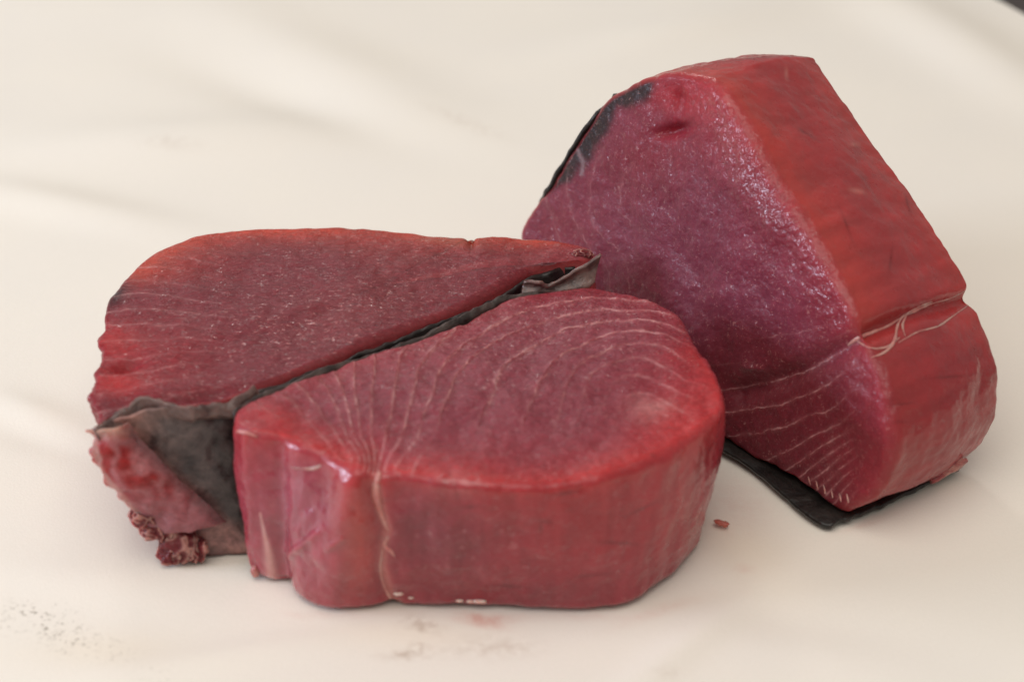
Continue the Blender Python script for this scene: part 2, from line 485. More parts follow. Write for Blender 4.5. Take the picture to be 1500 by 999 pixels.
    def polys(self):
        f = self.faces.tolist()
        cap0 = list(range(NC)); capn = [(self.R - 1) * NC + k for k in range(NC)]
        # close the two tiny central holes
        if self.flip: f.append(cap0); f.append(capn[::-1])
        else: f.append(cap0[::-1]); f.append(capn)
        return f
    def bvh(self):
        return BVHTree.FromPolygons(self.P.tolist(), self.faces.tolist())

def field_attrs(px, field, P, strength, sel):
    """value, gradient per mm, strength"""
    F = np.zeros(len(px)); g = np.ones(len(px))
    ii = np.where(sel)[0]
    F[ii] = field(px[ii])
    e = 1.0
    gx = field(px[ii] + [e, 0]) - F[ii]; gy = field(px[ii] + [0, e]) - F[ii]
    # pixels to millimetres on the face (about 0.17 mm across, 0.32 mm up the picture)
    g[ii] = np.sqrt((gx / 0.17) ** 2 + (gy / 0.25) ** 2) + 0.01
    return F, g, strength * sel

def surf(bv, px, py, lift=0.0):
    d = ray(px, py); d = d / np.linalg.norm(d)
    loc, nrm, idx, dist = bv.ray_cast(Vector(CAM), Vector(d))
    if loc is None: return None
    if nrm.dot(Vector(d)) > 0: nrm = -nrm
    return np.array(loc) + np.array(nrm) * lift, np.array(nrm)

def strand(name, bv, pix, rad, mat, parent, seed=0, sink=0.35, flat=0.6, rough=0.25):
    """a fibre of tissue lying on the surface along a pixel polyline"""
    pts = catmull(np.array(pix, float), 8, closed=False)
    rad = np.interp(np.linspace(0, 1, len(pts)), np.linspace(0, 1, len(rad)), rad)
    C = []
    for p in pts:
        h = surf(bv, p[0], p[1])
        if h is not None: C.append(h)
    if len(C) < 3: return None
    P0 = np.array([c[0] for c in C]); Nn = np.array([c[1] for c in C]); rad = rad[:len(P0)]
    k = np.array([.25, .5, .25])
    for _ in range(2):
        P0[1:-1] = .25 * P0[:-2] + .5 * P0[1:-1] + .25 * P0[2:]
        Nn[1:-1] = .25 * Nn[:-2] + .5 * Nn[1:-1] + .25 * Nn[2:]
    tan = np.gradient(P0, axis=0); tan /= np.linalg.norm(tan, axis=1)[:, None] + 1e-12
    side = np.cross(tan, Nn); side /= np.linalg.norm(side, axis=1)[:, None] + 1e-12
    up = np.cross(side, tan)
    ns = 10; V = []
    wob = fbm(P0, 0.004, 2, seed)
    for i in range(len(P0)):
        r = rad[i] * (1 + rough * wob[i])
        c = P0[i] + up[i] * r * flat * (1 - 2 * sink)
        for a in range(ns):
            t = 2 * math.pi * a / ns
            V.append(c + side[i] * r * math.cos(t) + up[i] * r * flat * math.sin(t))
    V = np.array(V); V += (fbm(V, 0.0015, 2, seed + 5) * 0.00012)[:, None] * np.repeat(up, ns, 0)
    F = []
    n = len(P0)
    for i in range(n - 1):
        for a in range(ns):
            b_ = (a + 1) % ns
            F.append((i * ns + a, i * ns + b_, (i + 1) * ns + b_, (i + 1) * ns + a))
    F.append(tuple(range(ns))[::-1]); F.append(tuple((n - 1) * ns + a for a in range(ns)))
    return mesh_obj(name, V, F, mat, parent)

def lump(name, centre, rads, mat, parent, seed=0, rough=0.25, group=None):
    """a small irregular bit of tissue"""
    nu, nv = 14, 9; V = []
    for i in range(nv + 1):
        th = math.pi * i / nv
        for j in range(nu):
            ph = 2 * math.pi * j / nu
            V.append((math.sin(th) * math.cos(ph), math.sin(th) * math.sin(ph), math.cos(th)))
    V = np.array(V)
    k = 1 + rough * fbm(V + seed * 3.1, 0.9, 3, seed)
    V = V * k[:, None] * np.asarray(rads) + np.asarray(centre)
    F = [(i * nu + j, (i + 1) * nu + j, (i + 1) * nu + (j + 1) % nu, i * nu + (j + 1) % nu) for i in range(nv) for j in range(nu)]
    return mesh_obj(name, V, F, mat, parent)

def sheet(name, grid, thick, mat, parent, seed=0, ripple=0.0003, col=None):
    """a thin sheet with real thickness from a grid of points (rows, cols, 3)"""
    G = np.array(grid, float); R, C_, _ = G.shape
    du = np.gradient(G, axis=1); dv = np.gradient(G, axis=0)
    n = np.cross(du, dv); n /= np.linalg.norm(n, axis=2)[:, :, None] + 1e-12
    rp = fbm(G.reshape(-1, 3), 0.005, 3, seed).reshape(R, C_) * ripple
    A = G + n * (rp + thick / 2)[:, :, None]; B = G + n * (rp - thick / 2)[:, :, None]
    V = np.vstack([A.reshape(-1, 3), B.reshape(-1, 3)]); o = R * C_
    F = []
    for i in range(R - 1):
        for j in range(C_ - 1):
            a, b, c, d = i * C_ + j, i * C_ + j + 1, (i + 1) * C_ + j + 1, (i + 1) * C_ + j
            F.append((a, b, c, d)); F.append((o + d, o + c, o + b, o + a))
    ring = [j for j in range(C_)] + [i * C_ + C_ - 1 for i in range(1, R)] + [(R - 1) * C_ + j for j in range(C_ - 2, -1, -1)] + [i * C_ for i in range(R - 2, 0, -1)]
    for a, b in zip(ring, ring[1:] + ring[:1]): F.append((b, a, o + a, o + b))
    cc = np.ones((len(V), 3)) if col is None else np.vstack([col.reshape(-1, 3)] * 2)
    return mesh_obj(name, V, F, mat, parent, attrs=dict(col=cc))

def side_sheet(st, a, b, name, mat, parent, off=0.0008, thick=0.0009, top_fn=None, bot_fn=None, rows=40, step=3, seed=0, ripple=0.0004, flare=None, colfn=None, dark=None):
    """skin wrapped on the side of a steak from control point a to b; the top may stand above the cut"""
    ia, ib = st.ctl[a], st.ctl[b]; n = (ib - ia) % NC
    cols = [(ia + k) % NC for k in range(0, n + 1, step)]
    t = np.linspace(0, 1, len(cols))
    lo = np.zeros(len(cols)) if top_fn is None else top_fn(t)      # metres below the cut (negative = above)
    H = st.H[cols, 0]
    hi = H if bot_fn is None else bot_fn(t, H)
    ax = (st.B - st.T)[cols] / H[:, None]
    G = []
    for v in np.linspace(0, 1, rows):
        d = lo + (hi - lo) * v
        p = st.T[cols] + ax * d[:, None] - st.inn[cols] * off
        if flare is not None: p = p - st.inn[cols] * flare(t, v)[:, None]
        G.append(p)
    G = np.array(G)
    colr = None if colfn is None else colfn(project(G.reshape(-1, 3)), G.reshape(-1, 3))
    return sheet(name, G, thick, mat, parent, seed, ripple, colr)

MM = 0.001
# ================================================================== front steak
ZT = 0.0385
def front_steak():
    root_p = on_z(720.0, 800.0)
    root = thing('tuna_steak', 'low half-moon tuna steak with curved pale muscle rings on its top cut face', 'tuna', root_p, 'chunks of raw tuna on the paper')
    ctrl = [  # top pixel, z, bottom: pixel on the paper ('p') or shift in mm from straight below ('o')
        (346, 600, .0405, 'p', 374, 842), (393, 575, .040, 'o', 6, -9), (433, 556, .040, 'o', 6, -9), (483, 538, .0395, 'o', 6, -9),
        (527, 522, .039, 'o', 6, -9), (600, 500, .039, 'o', 6, -9), (680, 468, .039, 'o', 6, -9), (735, 441, .039, 'o', 6, -8),
        (800, 427, .039, 'o', 5, -7), (867, 421, .039, 'o', 3, -6), (940, 434, .039, 'o', 0, -5), (993, 459, .039, 'o', -3, -3),
        (1022, 506, .0385, 'o', -5, -1), (1042, 532, .0385, 'o', -6, 0), (1063, 568, .0385, 'p', 1027, 752), (1058, 604, .0385, 'p', 1021, 792),
        (1012, 642, .0385, 'p', 990, 838), (965, 672, .0385, 'p', 957, 868), (880, 700, .0385, 'p', 905, 892), (798, 711, .0385, 'p', 808, 896),
        (720, 711, .0385, 'p', 722, 894), (650, 706, .0385, 'p', 648, 891), (600, 699, .0385, 'p', 596, 889), (557, 694, .0385, 'p', 548, 893),
        (517, 691, .0387, 'p', 490, 896), (480, 669, .039, 'p', 447, 887), (440, 654, .0395, 'p', 427, 868), (417, 645, .0395, 'p', 414, 856),
        (380, 635, .040, 'p', 392, 853), (352, 627, .0403, 'p', 377, 848)]
    top = np.array([on_z(float(c[0]), float(c[1]), c[2]) for c in ctrl])
    bot = []
    for c, t in zip(ctrl, top):
        if c[3] == 'p': bot.append(on_z(float(c[4]), float(c[5]), 0.0))
        else: bot.append([t[0] + c[4] * MM, t[1] + c[5] * MM, 0.0])
    bot = np.array(bot)
    ct = on_z(745.0, 590.0, ZT); cb = np.array([ct[0], ct[1] - 0.004, 0.0])
    def rfn(st, r):
        a = np.full(NC, 0.0020)
        i0, i1 = st.ctl[0], st.ctl[11]
        a[i0:i1] = 0.0016
        k = np.ones(41) / 41
        return np.convolve(np.concatenate([a[-20:], a, a[:20]]), k, 'valid')
    st = Steak(top, bot, ct, cb, bulge=0.0012, r_fn=rfn, r_bot=0.003, seed=1)
    px = project(st.P)
    side = 1 - np.clip(st.topw, 0, 1)
    # low lumps, then fine unevenness
    amt = 0.0010 * fbm(st.P, 0.022, 2, 1) + 0.00035 * fbm(st.P, 0.006, 3, 2)
    amt += side * 0.0006 * fbm(st.P * [1, 1, 0.35], 0.010, 2, 4)
    # vertical furrow beside the seam of white tissue and the step at the left end
    seam = [(549, 690), (553, 720), (560, 750), (568, 775), (562, 800), (560, 830), (572, 870), (588, 890)]
    fr = st.between(20, 28) * side
    amt -= fr * 0.0012 * np.exp(-(poly_dist(px, [(p[0] - 9, p[1]) for p in seam]) / 11) ** 2)
    amt += fr * 0.0012 * blob(px, 500, 790, 30, 90, 4)
    amt -= fr * 0.0009 * np.exp(-(poly_dist(px, [(408, 655), (412, 740), (418, 850)]) / 12) ** 2)
    amt -= np.clip(st.topw, 0, 1) * 0.0016 * blob(px, 552, 676, 16, 26)
    amt += np.clip(st.topw, 0, 1) * 0.0012 * blob(px, 860, 560, 130, 60)
    wet = fbm(st.P * [1.2, 1.2, 0.7], 0.0035, 2, 6)
    amt += fr * (blob(px, 450, 790, 45, 60, 10) * 0.00035) * wet
    amt += 0.0007 * np.exp(-(poly_dist(px, [(425, 812), (446, 796), (468, 778)]) / 6) ** 2) * fr + 0.0005 * np.exp(-(poly_dist(px, [(484, 800), (504, 784)]) / 4) ** 2) * fr
    amt += 0.00045 * blob(px, 672, 708, 30, 12) * wet
    # muscle segments stand a little proud of one another near the rear skin
    lines = [(0, [(372, 590), (392, 602)]), (1, [(408, 574), (428, 587), (446, 606)]), (2, [(434, 561), (452, 578), (474, 610)]), (3, [(462, 547), (482, 570), (500, 612), (524, 660)]),
             (4, [(488, 541), (504, 580), (514, 620), (534, 668)]), (5, [(519, 530), (520, 583), (530, 640), (542, 680)]), (6, [(549, 520), (547, 553), (543, 620), (548, 668)]),
             (7, [(600, 503), (580, 557), (574, 600), (562, 650), (553, 682)]), (8, [(680, 472), (640, 507), (612, 547), (598, 600), (582, 650), (563, 688)]),
             (9, [(933, 441), (833, 444), (767, 456), (707, 489), (657, 530), (634, 580), (610, 640), (580, 688)]), (10, [(993, 466), (917, 458), (833, 462), (773, 479), (717, 506), (667, 552), (647, 600), (622, 660)]),
             (11, [(1000, 488), (933, 473), (883, 472), (827, 484), (760, 522), (722, 580), (690, 650)]), (12, [(1003, 508), (960, 494), (917, 491), (850, 511), (800, 550), (770, 610), (745, 670)]),
             (13, [(1003, 532), (968, 514), (933, 510), (883, 521), (833, 563), (815, 620)]), (14, [(1000, 556), (967, 540), (917, 531), (867, 552), (850, 600)]), (15, [(985, 570), (940, 553), (890, 580)]), (16.5, [(935, 590)])]
    field = Field(lines)
    top_sel = (st.topw > 0.25)
    t1 = np.clip(st.topw, 0, 1)
    strg = 0.9 * (1 - sstep(585, 650, px[:, 1]) * sstep(600, 640, px[:, 0])) * (1 - 0.75 * blob(px, 900, 590, 100, 60))
    strg = strg * (0.35 + 0.65 * np.clip(1.25 - st.topw * 0 - np.abs(px[:, 0] - 620) / 900, 0, 1))
    strg *= 1 - 0.8 * sstep(975, 1020, px[:, 0])
    strg *= (1 - 0.8 * blob(px, 430, 628, 60, 26, 25))
    strg = strg * sstep(0.3, 0.9, st.topw)
    F, g, s = field_attrs(px, field, st.P, strg, top_sel)
    dmm = np.abs(F - np.round(F)) / g
    amt += s * 0.00010 * np.exp(-(dmm / 0.5) ** 2)
    amt += s * 0.00035 * ((F - np.floor(F)) - 0.5) * (1 - sstep(600, 660, px[:, 1]))
    # notches along the right rim
    amt -= t1 * 0.0012 * blob(px, 1030, 520, 10, 8)
    st.displace(amt)
    st.P[:, 2] = np.maximum(st.P[:, 2], 0.0004)
    px = project(st.P)
    # flesh colour: brownish maroon on the air-dried cut, clear red rim for fresh meat with edge glow painted in
    maroon, red, deep, rose = srgb(144, 66, 78), srgb(192, 62, 64), srgb(140, 44, 56), srgb(186, 84, 92)
    col = np.tile(maroon, (len(st.P), 1))
    n = fbm(st.P, 0.02, 3, 9)
    front_rim = st.between(12, 29, 20)
    rim = np.exp(-np.clip(st.edge - 0.002, 0, None) / 0.0075) * t1 * (0.25 + 0.75 * front_rim)
    col = mixc(col, red, rim * 1.05 + 0.15 * n * rim)
    col = mixc(col, red, 0.75 * blob(px, 1000, 610, 70, 45, -30) * t1 + 0.7 * blob(px, 410, 615, 60, 24, 20) * t1)
    sc = np.tile(srgb(166, 60, 72), (len(st.P), 1))
    depth = np.clip(-st.edge, 0, 1) / 0.038
    sc = mixc(sc, red, np.exp(-depth / 0.20) * (0.9 + 0.3 * n))
    sc = mixc(sc, srgb(178, 52, 58), 0.55 * blob(px, 860, 780, 120, 70) + 0.4 * blob(px, 980, 720, 50, 80))
    sc = mixc(sc, srgb(138, 62, 72), 0.75 * blob(px, 640, 790, 75, 65) + 0.4 * blob(px, 600, 740, 30, 40))
    sc = mixc(sc, srgb(168, 72, 92), 0.8 * blob(px, 430, 740, 70, 90))
    sc = mixc(sc, srgb(190, 66, 60), 0.9 * blob(px, 525, 780, 26, 90))
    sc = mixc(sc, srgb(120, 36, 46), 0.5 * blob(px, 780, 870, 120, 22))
    col = col * t1[:, None] + sc * (1 - t1)[:, None]
    # small dark nicks and bruises, faint fibre streaks down the side
    for cx, cy, rx, ry, an in [(828, 722, 20, 2.5, -8), (800, 764, 10, 2.5, 10), (792, 772, 2.5, 8, 0), (905, 795, 30, 2, 4), (690, 742, 16, 2, -5), (870, 842, 26, 2, -6), (742, 858, 24, 2, 2), (940, 745, 22, 2, -25)]:
        col = mixc(col, srgb(96, 28, 36), 0.55 * blob(px, cx, cy, rx, ry, an) * side)
    streak = fbm(st.P * [1, 1, 0.12], 0.0028, 3, 63)
    col = col * (1 + 0.16 * streak * side)[:, None]
    pale = sstep(0.45, 0.75, fbm(st.P, 0.0022, 2, 64)) * (0.25 + blob(px, 690, 790, 110, 60)) * side
    col = mixc(col, srgb(200, 128, 132), 0.35 * pale)
    # seam and tendon stains
    sd = poly_dist(px, seam)
    col = mixc(col, srgb(214, 130, 118), 0.55 * np.exp(-(sd / 7) ** 2) * side)
    ts = poly_dist(px, [(381, 752), (387, 780), (393, 808), (399, 850)])
    col = mixc(col, srgb(226, 170, 164), 0.85 * side * np.exp(-(ts / (1.5 + 7 * sstep(750, 850, px[:, 1]))) ** 2))
    col = mixc(col, srgb(160, 40, 40), 0.6 * blob(px, 548, 672, 12, 22) * t1)
    col = mixc(col, srgb(216, 150, 148), 0.55 * sstep(0.1, 0.6, n + 0.3) * blob(px, 960, 590, 34, 20, -20) * t1)
    fleck = t1 * (0.35 + 0.8 * blob(px, 780, 500, 260, 80)) + side * 0.22
    rough = 0.30 + 0 * n - 0.17 * blob(px, 450, 780, 70, 100) * side - 0.15 * blob(px, 670, 708, 35, 14) - 0.1 * rim + 0.03 * n
    relief = 0.9 * t1 + 0.22 * side
    wetm = np.clip(1.2 * blob(px, 450, 785, 70, 90) * side + 1.2 * blob(px, 672, 708, 34, 14) + 0.42 * side, 0, 1)
    m = mesh_obj('flesh', st.P, st.polys(), M_front, root, attrs=dict(col=col, field=F, fgrad=g, fstr=s, fleck=fleck, rough=rough, relief=relief, wet=wetm))
    bv = st.bvh()
    strand('seam', bv, [(556, 692), (551, 712), (553, 735), (560, 757), (569, 777)], [.4 * MM, .9 * MM, 1.1 * MM, .8 * MM, .2 * MM], M_fat, root, 1, 0.32, 0.5)
    strand('seam', bv, [(569, 786), (563, 798), (572, 806), (578, 815)], [.2 * MM, .5 * MM, .45 * MM, .15 * MM], M_fat, root, 2)
    strand('seam', bv, [(561, 800), (557, 830), (562, 856), (574, 878), (584, 888)], [.1 * MM, .3 * MM, .3 * MM, .5 * MM, .9 * MM], M_fat, root, 3, 0.42)
    strand('tendon', bv, [(422, 684), (440, 686), (460, 686), (472, 680)], [.08 * MM, .2 * MM, .35 * MM, .1 * MM], M_fat, root, 5, 0.42, 0.4)
    strand('tendon', bv, [(348, 632), (362, 634), (378, 640)], [.4 * MM, .4 * MM, .1 * MM], M_fat, root, 6, 0.4)
    for k, (x, y, r) in enumerate([(584, 878, .9), (602, 884, .6), (673, 888, .8), (690, 889, .9), (703, 889, 1.2)]):
        h = surf(bv, float(x), float(y) - 9); h = on_z(float(x), float(y), 0.0012) if h is None else h[0]
        lump('fat_bit', h, (r * 1.2 * MM, r * .6 * MM, r * .5 * MM), M_bit, root, k)
    lump('flesh_bead', on_z(374.0, 836.0, 0.002), (1.1 * MM, 1.2 * MM, 1.6 * MM), M_torn, root, 9, 0.12)
    # rear skin, standing up as a dark ragged lip behind the cut
    rs = np.random.RandomState(3)
    def topf(t):
        P_ = np.stack([t * 0.13, t * 0, t * 0], -1)
        return 0.0003 - 0.0008 * fbm(P_, 0.009, 4, 5) - 0.0012 * np.exp(-((t - 0.62) / 0.10) ** 2) + 0.004 * sstep(.8, 1, t)
    side_sheet(st, 0, 10, 'skin', M_grey, root, off=0.0006, thick=0.0005, top_fn=topf, rows=26, step=2, seed=4, ripple=0.0003, colfn=lambda p, P: np.tile([0.5, 0.47, 0.45], (len(p), 1)) * (1 + 0.6 * fbm(P, 0.005, 2, 77))[:, None])
    # grey flap of skin peeled up at the far end
    def px3(x, y, z): return on_z(float(x), float(y), z)
    up = catmull([px3(768, 413, .0415), px3(792, 411, .0425), px3(806, 420, .0405), px3(835, 402, .0425), px3(862, 386, .0440), px3(881, 374, .0455)], 6, False)
    lo = catmull([px3(764, 431, .0385), px3(790, 429, .0385), px3(812, 428, .0385), px3(840, 425, .0385), px3(860, 423, .0385), px3(871, 414, .0395)], 6, False)
    sheet('skin_flap', np.array([lo + (up - lo) * v + np.array([0, 0.0012 * math.sin(v * 3), 0]) for v in np.linspace(0, 1, 12)]), 0.0007, M_memb, root, 8, 0.0006)
    return st
front = front_steak()

# ================================================================== back steak
def back_steak():
    root_p = on_z(470.0, 640.0)
    root = thing('tuna_steak', 'flat-lying tuna steak with grey skin side and ragged torn end', 'tuna', root_p, 'chunks of raw tuna on the paper')
    ctrl = [
        (150, 459, .0385, 'p', 205, 665), (158, 439, .0385, 'o', 6, 0), (175, 415, .0385, 'o', 4, -2), (200, 390, .0385, 'o', 3, -3), (230, 366, .0385, 'o', 2, -4),
        (280, 345, .0385, 'o', 0, -4), (350, 333, .0385, 'o', 0, -4), (450, 330, .0385, 'o', 0, -4), (530, 331, .0385, 'o', 0, -4), (600, 336, .0385, 'o', 0, -4),
        (680, 347, .0385, 'o', 0, -4), (692, 350, .0385, 'o', 0, -4), (704, 346, .0385, 'o', 0, -4), (765, 348, .0385, 'o', 0, -5), (845, 358, .0385, 'o', 0, -5), (866, 366, .0387, 'o', 0, -6),
        (860, 378, .0385, 'o', 2, -6), (838, 382, .0385, 'o', 4, -7), (783, 392, .0385, 'o', 6, -9), (717, 427, .0385, 'o', 6, -9), (650, 457, .0385, 'o', 6, -9), (583, 483, .0385, 'o', 6, -9),
        (533, 502, .0385, 'o', 6, -9), (495, 518, .0385, 'o', 6, -9), (450, 535, .0385, 'o', 6, -9), (383, 560, .0385, 'o', 7, -9), (325, 584, .0385, 'p', 372, 803), (272, 594, .0383, 'p', 322, 806),
        (213, 600, .0380, 'p', 278, 810), (165, 609, .0378, 'p', 250, 806), (140, 613, .0376, 'p', 238, 792), (132, 578, .038, 'p', 228, 765), (137, 548, .0385, 'p', 222, 740), (147, 517, .0385, 'p', 216, 715),
        (142, 500, .0385, 'p', 212, 700), (149, 478, .0385, 'p', 208, 680)]
    top = np.array([on_z(float(c[0]), float(c[1]), c[2]) for c in ctrl]); bot = []
    for c, t in zip(ctrl, top):
        if c[3] == 'p': bot.append(on_z(float(c[4]), float(c[5]), 0.0))
        else: bot.append([t[0] + c[4] * MM, t[1] + c[5] * MM, 0.0])
    bot = np.array(bot)
    ct = on_z(560.0, 420.0, ZT); cb = np.array([ct[0], ct[1], 0.0])
    def rfn(st, r):
        a = np.full(NC, 0.0016)
        a[st.ctl[2]:st.ctl[14]] = 0.0022
        k = np.ones(41) / 41
        return np.convolve(np.concatenate([a[-20:], a, a[:20]]), k, 'valid')
    st = Steak(top, bot, ct, cb, r_fn=rfn, r_bot=0.003, bulge=0.0015, seed=2)
    px = project(st.P); t1 = np.clip(st.topw, 0, 1); side = 1 - t1
    amt = 0.0009 * fbm(st.P, 0.024, 2, 21) + 0.00028 * fbm(st.P, 0.006, 3, 22)
    end = st.between(29, 35)
    amt += end * side * 0.0016 * fbm(st.P, 0.006, 3, 23)
    amt *= 1 - 0.85 * st.between(17, 30) * side
    amt += t1 * 0.0012 * blob(px, 600, 380, 160, 40)
    amt -= t1 * 0.0022 * blob(px, 185, 535, 24, 7, -15)
    amt -= t1 * 0.0016 * blob(px, 690, 352, 5, 16) 
    amt -= t1 * 0.0022 * blob(px, 300, 578, 70, 8, -8)
    lines = [(0, [(150, 440), (205, 432), (260, 437), (330, 450)]), (1, [(152, 458), (215, 455), (290, 461), (360, 470)]), (2, [(152, 475), (215, 475), (300, 482), (380, 486)]),
             (3, [(150, 500), (215, 499), (300, 500), (390, 502)]), (4, [(145, 525), (215, 524), (300, 515), (400, 512)]), (5, [(140, 553), (215, 545), (300, 532), (400, 522)]),
             (6, [(140, 580), (215, 566), (300, 548), (400, 534)]), (7, [(150, 602), (230, 585), (310, 566), (420, 540)])]
    field = Field(lines)
    strg = 0.55 * (1 - sstep(210, 380, px[:, 0])) * sstep(0.4, 1, st.topw)
    F, g, s = field_attrs(px, field, st.P, strg, st.topw > 0.3)
    # slanting knife and fibre marks towards the skin line
    st.displace(amt)
    st.P[:, 2] = np.maximum(st.P[:, 2], 0.0004)
    px = project(st.P); n = fbm(st.P, 0.02, 3, 29)
    col = np.tile(srgb(130, 52, 62), (len(st.P), 1))
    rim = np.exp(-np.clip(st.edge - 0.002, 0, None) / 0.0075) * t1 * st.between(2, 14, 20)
    col = mixc(col, srgb(200, 78, 62), rim * (1.1 + 0.3 * n))  # orange-red rear rim: backlight glowing through the meat, painted in
    col = mixc(col, srgb(186, 48, 50), t1 * (0.7 * blob(px, 165, 500, 38, 26) + 0.8 * blob(px, 170, 560, 42, 22) + .3 * blob(px, 230, 520, 80, 60)))
    col = mixc(col, srgb(120, 30, 40), t1 * (0.6 * blob(px, 280, 580, 130, 14, -8) + .5 * blob(px, 160, 600, 30, 16)))
    col = mixc(col, srgb(200, 110, 84), t1 * 0.5 * blob(px, 660, 352, 45, 9, 5))
    col = mixc(col, srgb(52, 40, 44), 0.95 * blob(px, 166, 434, 30, 13, -46))
    col = mixc(col, srgb(140, 66, 70), t1 * 0.5 * blob(px, 560, 430, 160, 50, -25))
    col = mixc(col, srgb(150, 62, 62), side * 0.7)
    tipm = st.between(14, 18) * (0.4 + 0.6 * side)
    col = mixc(col, srgb(196, 92, 92), tipm * 0.6)
    fleck = t1 * (0.5 + 1.0 * blob(px, 450, 470, 170, 60, -20))
    rough = 0.30 + 0.04 * n - 0.14 * blob(px, 300, 578, 80, 12, -8)
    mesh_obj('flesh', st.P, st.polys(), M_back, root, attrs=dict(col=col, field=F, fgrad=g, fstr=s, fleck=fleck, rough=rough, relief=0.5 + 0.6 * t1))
    # grey skin on the side that faces the front steak
    def topf(t):
        Q = np.stack([t * 0.13, t * 0, t * 0], -1)
        return 0.0009 * sstep(.8, .7, t) + 0.0005 - 0.0006 * fbm(Q, 0.006, 3, 15) - 0.0016 * np.exp(-((t - 0.93) / 0.05) ** 2)
    def colf(p, P):
        c = np.tile([0.62, 0.58, 0.60], (len(p), 1)) * (1 + 0.5 * fbm(P, 0.012, 3, 33))[:, None]
        nn = fbm(P, 0.008, 3, 31)
        low = sstep(-14, 26, (p[:, 1] - (640 + (p[:, 0] - 200) * 0.86)) + nn * 14)      # below the slanting line: pink lining
        up_ = sstep(22, 0, p[:, 1] - (598 + (265 - p[:, 0]) * 0.02) + nn * 8) * (1 - sstep(330, 360, p[:, 0]))
        left = 1 - sstep(170, 250, p[:, 0] + nn * 22 - (p[:, 1] - 600) * 0.3)
        c = mixc(c, (2.3, 1.45, 1.4), np.clip(low, 0, 1) * 0.9)
        c = mixc(c, (1.55, 1.15, 1.08), up_ * 0.8)
        c = mixc(c, (2.8, 1.7, 1.5), left * 0.8)
        c = mixc(c, (0.16, 0.15, 0.15), sstep(360, 420, p[:, 0]))  # skin down in the gap blackened: its shade is painted in
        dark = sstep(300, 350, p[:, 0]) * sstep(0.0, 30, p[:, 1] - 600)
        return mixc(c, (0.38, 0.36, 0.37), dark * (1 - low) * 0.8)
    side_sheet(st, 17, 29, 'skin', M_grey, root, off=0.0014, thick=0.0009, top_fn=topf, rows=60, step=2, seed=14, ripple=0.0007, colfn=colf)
    bv = st.bvh()
    # lip of membrane along the upper edge of the torn end
    def px3(x, y, z): return on_z(float(x), float(y), z)
    up = catmull([px3(134, 626, .037), px3(168, 604, .0385), px3(190, 591, .0395), px3(216, 580, .0408), px3(245, 588, .0400), px3(268, 593, .0396), px3(300, 590, .0395), px3(335, 584, .0395), px3(372, 566, .0395)], 7, False)
    lo = np.array([0, 0.0030, -0.0022]) + catmull([px3(150, 652, .0325), px3(186, 634, .0330), px3(212, 625, .0335), px3(240, 616, .0345), px3(265, 612, .0355), px3(290, 610, .0360), px3(318, 608, .0360), px3(345, 600, .0365), px3(378, 578, .0370)], 7, False)
    rag = fbm(up, 0.004, 3, 41)
    up = up + np.outer(rag, [0, 0.0004, 0.0013])
    sheet('membrane', np.array([lo + (up - lo) * v + np.array([0.0010, -0.0026, 0]) * math.sin(v * 2.6 + .3) for v in np.linspace(0, 1, 14)]), 0.0007, M_memb, root, 9, 0.0006)
    # ragged lining hanging down the torn end: red meat showing between pale membranes
    a = catmull([px3(127, 629, .0360), px3(139, 650, .033), px3(131, 666, .0305), px3(150, 690, .0265), px3(181, 727, .020), px3(202, 752, .0145), px3(222, 780, .0085)], 9, False)
    b = catmull([px3(186, 618, .0372), px3(206, 642, .0325), px3(228, 668, .028), px3(254, 694, .0235), px3(280, 716, .0185), px3(306, 738, .0145), px3(330, 762, .009)], 9, False)
    rag = fbm(a, 0.0045, 4, 43); a = a + np.outer(rag, [0.0015, 0, 0.0008])
    G = np.array([a + (b - a) * v + np.array([0.0004, -0.0030, 0.0010]) * math.sin(v * 2.9) for v in np.linspace(0, 1, 46)])
    nn = fbm(G.reshape(-1, 3), 0.007, 3, 44).reshape(G.shape[:2])
    G = G + nn[:, :, None] * np.array([0.0, -0.0009, 0.0005])
    pf = G.reshape(-1, 3); pp = project(pf)
    cc = np.tile(srgb(158, 52, 52), (len(pf), 1))
    wq = np.stack([fbm(pf, 0.008, 2, 51 + q) for q in range(3)], -1) * 0.003
    web = np.abs(fbm(pf * [1.0, 1.0, 0.8] + wq, 0.011, 2, 57))
    cc = mixc(cc, srgb(186, 118, 122), 0.9 * (1 - sstep(0.05, 0.30, web)))
    cc = mixc(cc, srgb(170, 110, 118), 0.75 * sstep(690, 760, pp[:, 1]))
    cc = mixc(cc, srgb(206, 168, 146), 0.8 * (1 - sstep(622, 650, pp[:, 1])))
    cc = mixc(cc, srgb(196, 150, 140), 0.7 * (1 - sstep(3, 9, poly_dist(pp, [(138, 640), (150, 690), (180, 728), (202, 752)]))))
    cc = mixc(cc, srgb(118, 92, 94), 0.8 * sstep(26, 4, poly_dist(pp, [(186, 618), (228, 668), (280, 716), (330, 762)])))
    z1 = np.zeros(len(pf) * 2)
    o = sheet('torn_lining', G, 0.0008, M_back, root, 10, 0.0007, cc)
    for k_, v_ in (('field', 0.5), ('fgrad', 1.0), ('fstr', 0.0), ('fleck', 0.3), ('rough', 0.36), ('relief', 0.8)):
        at = o.data.attributes.new(k_, 'FLOAT', 'POINT'); at.data.foreach_set('value', np.full(len(o.data.vertices), v_, np.float32))
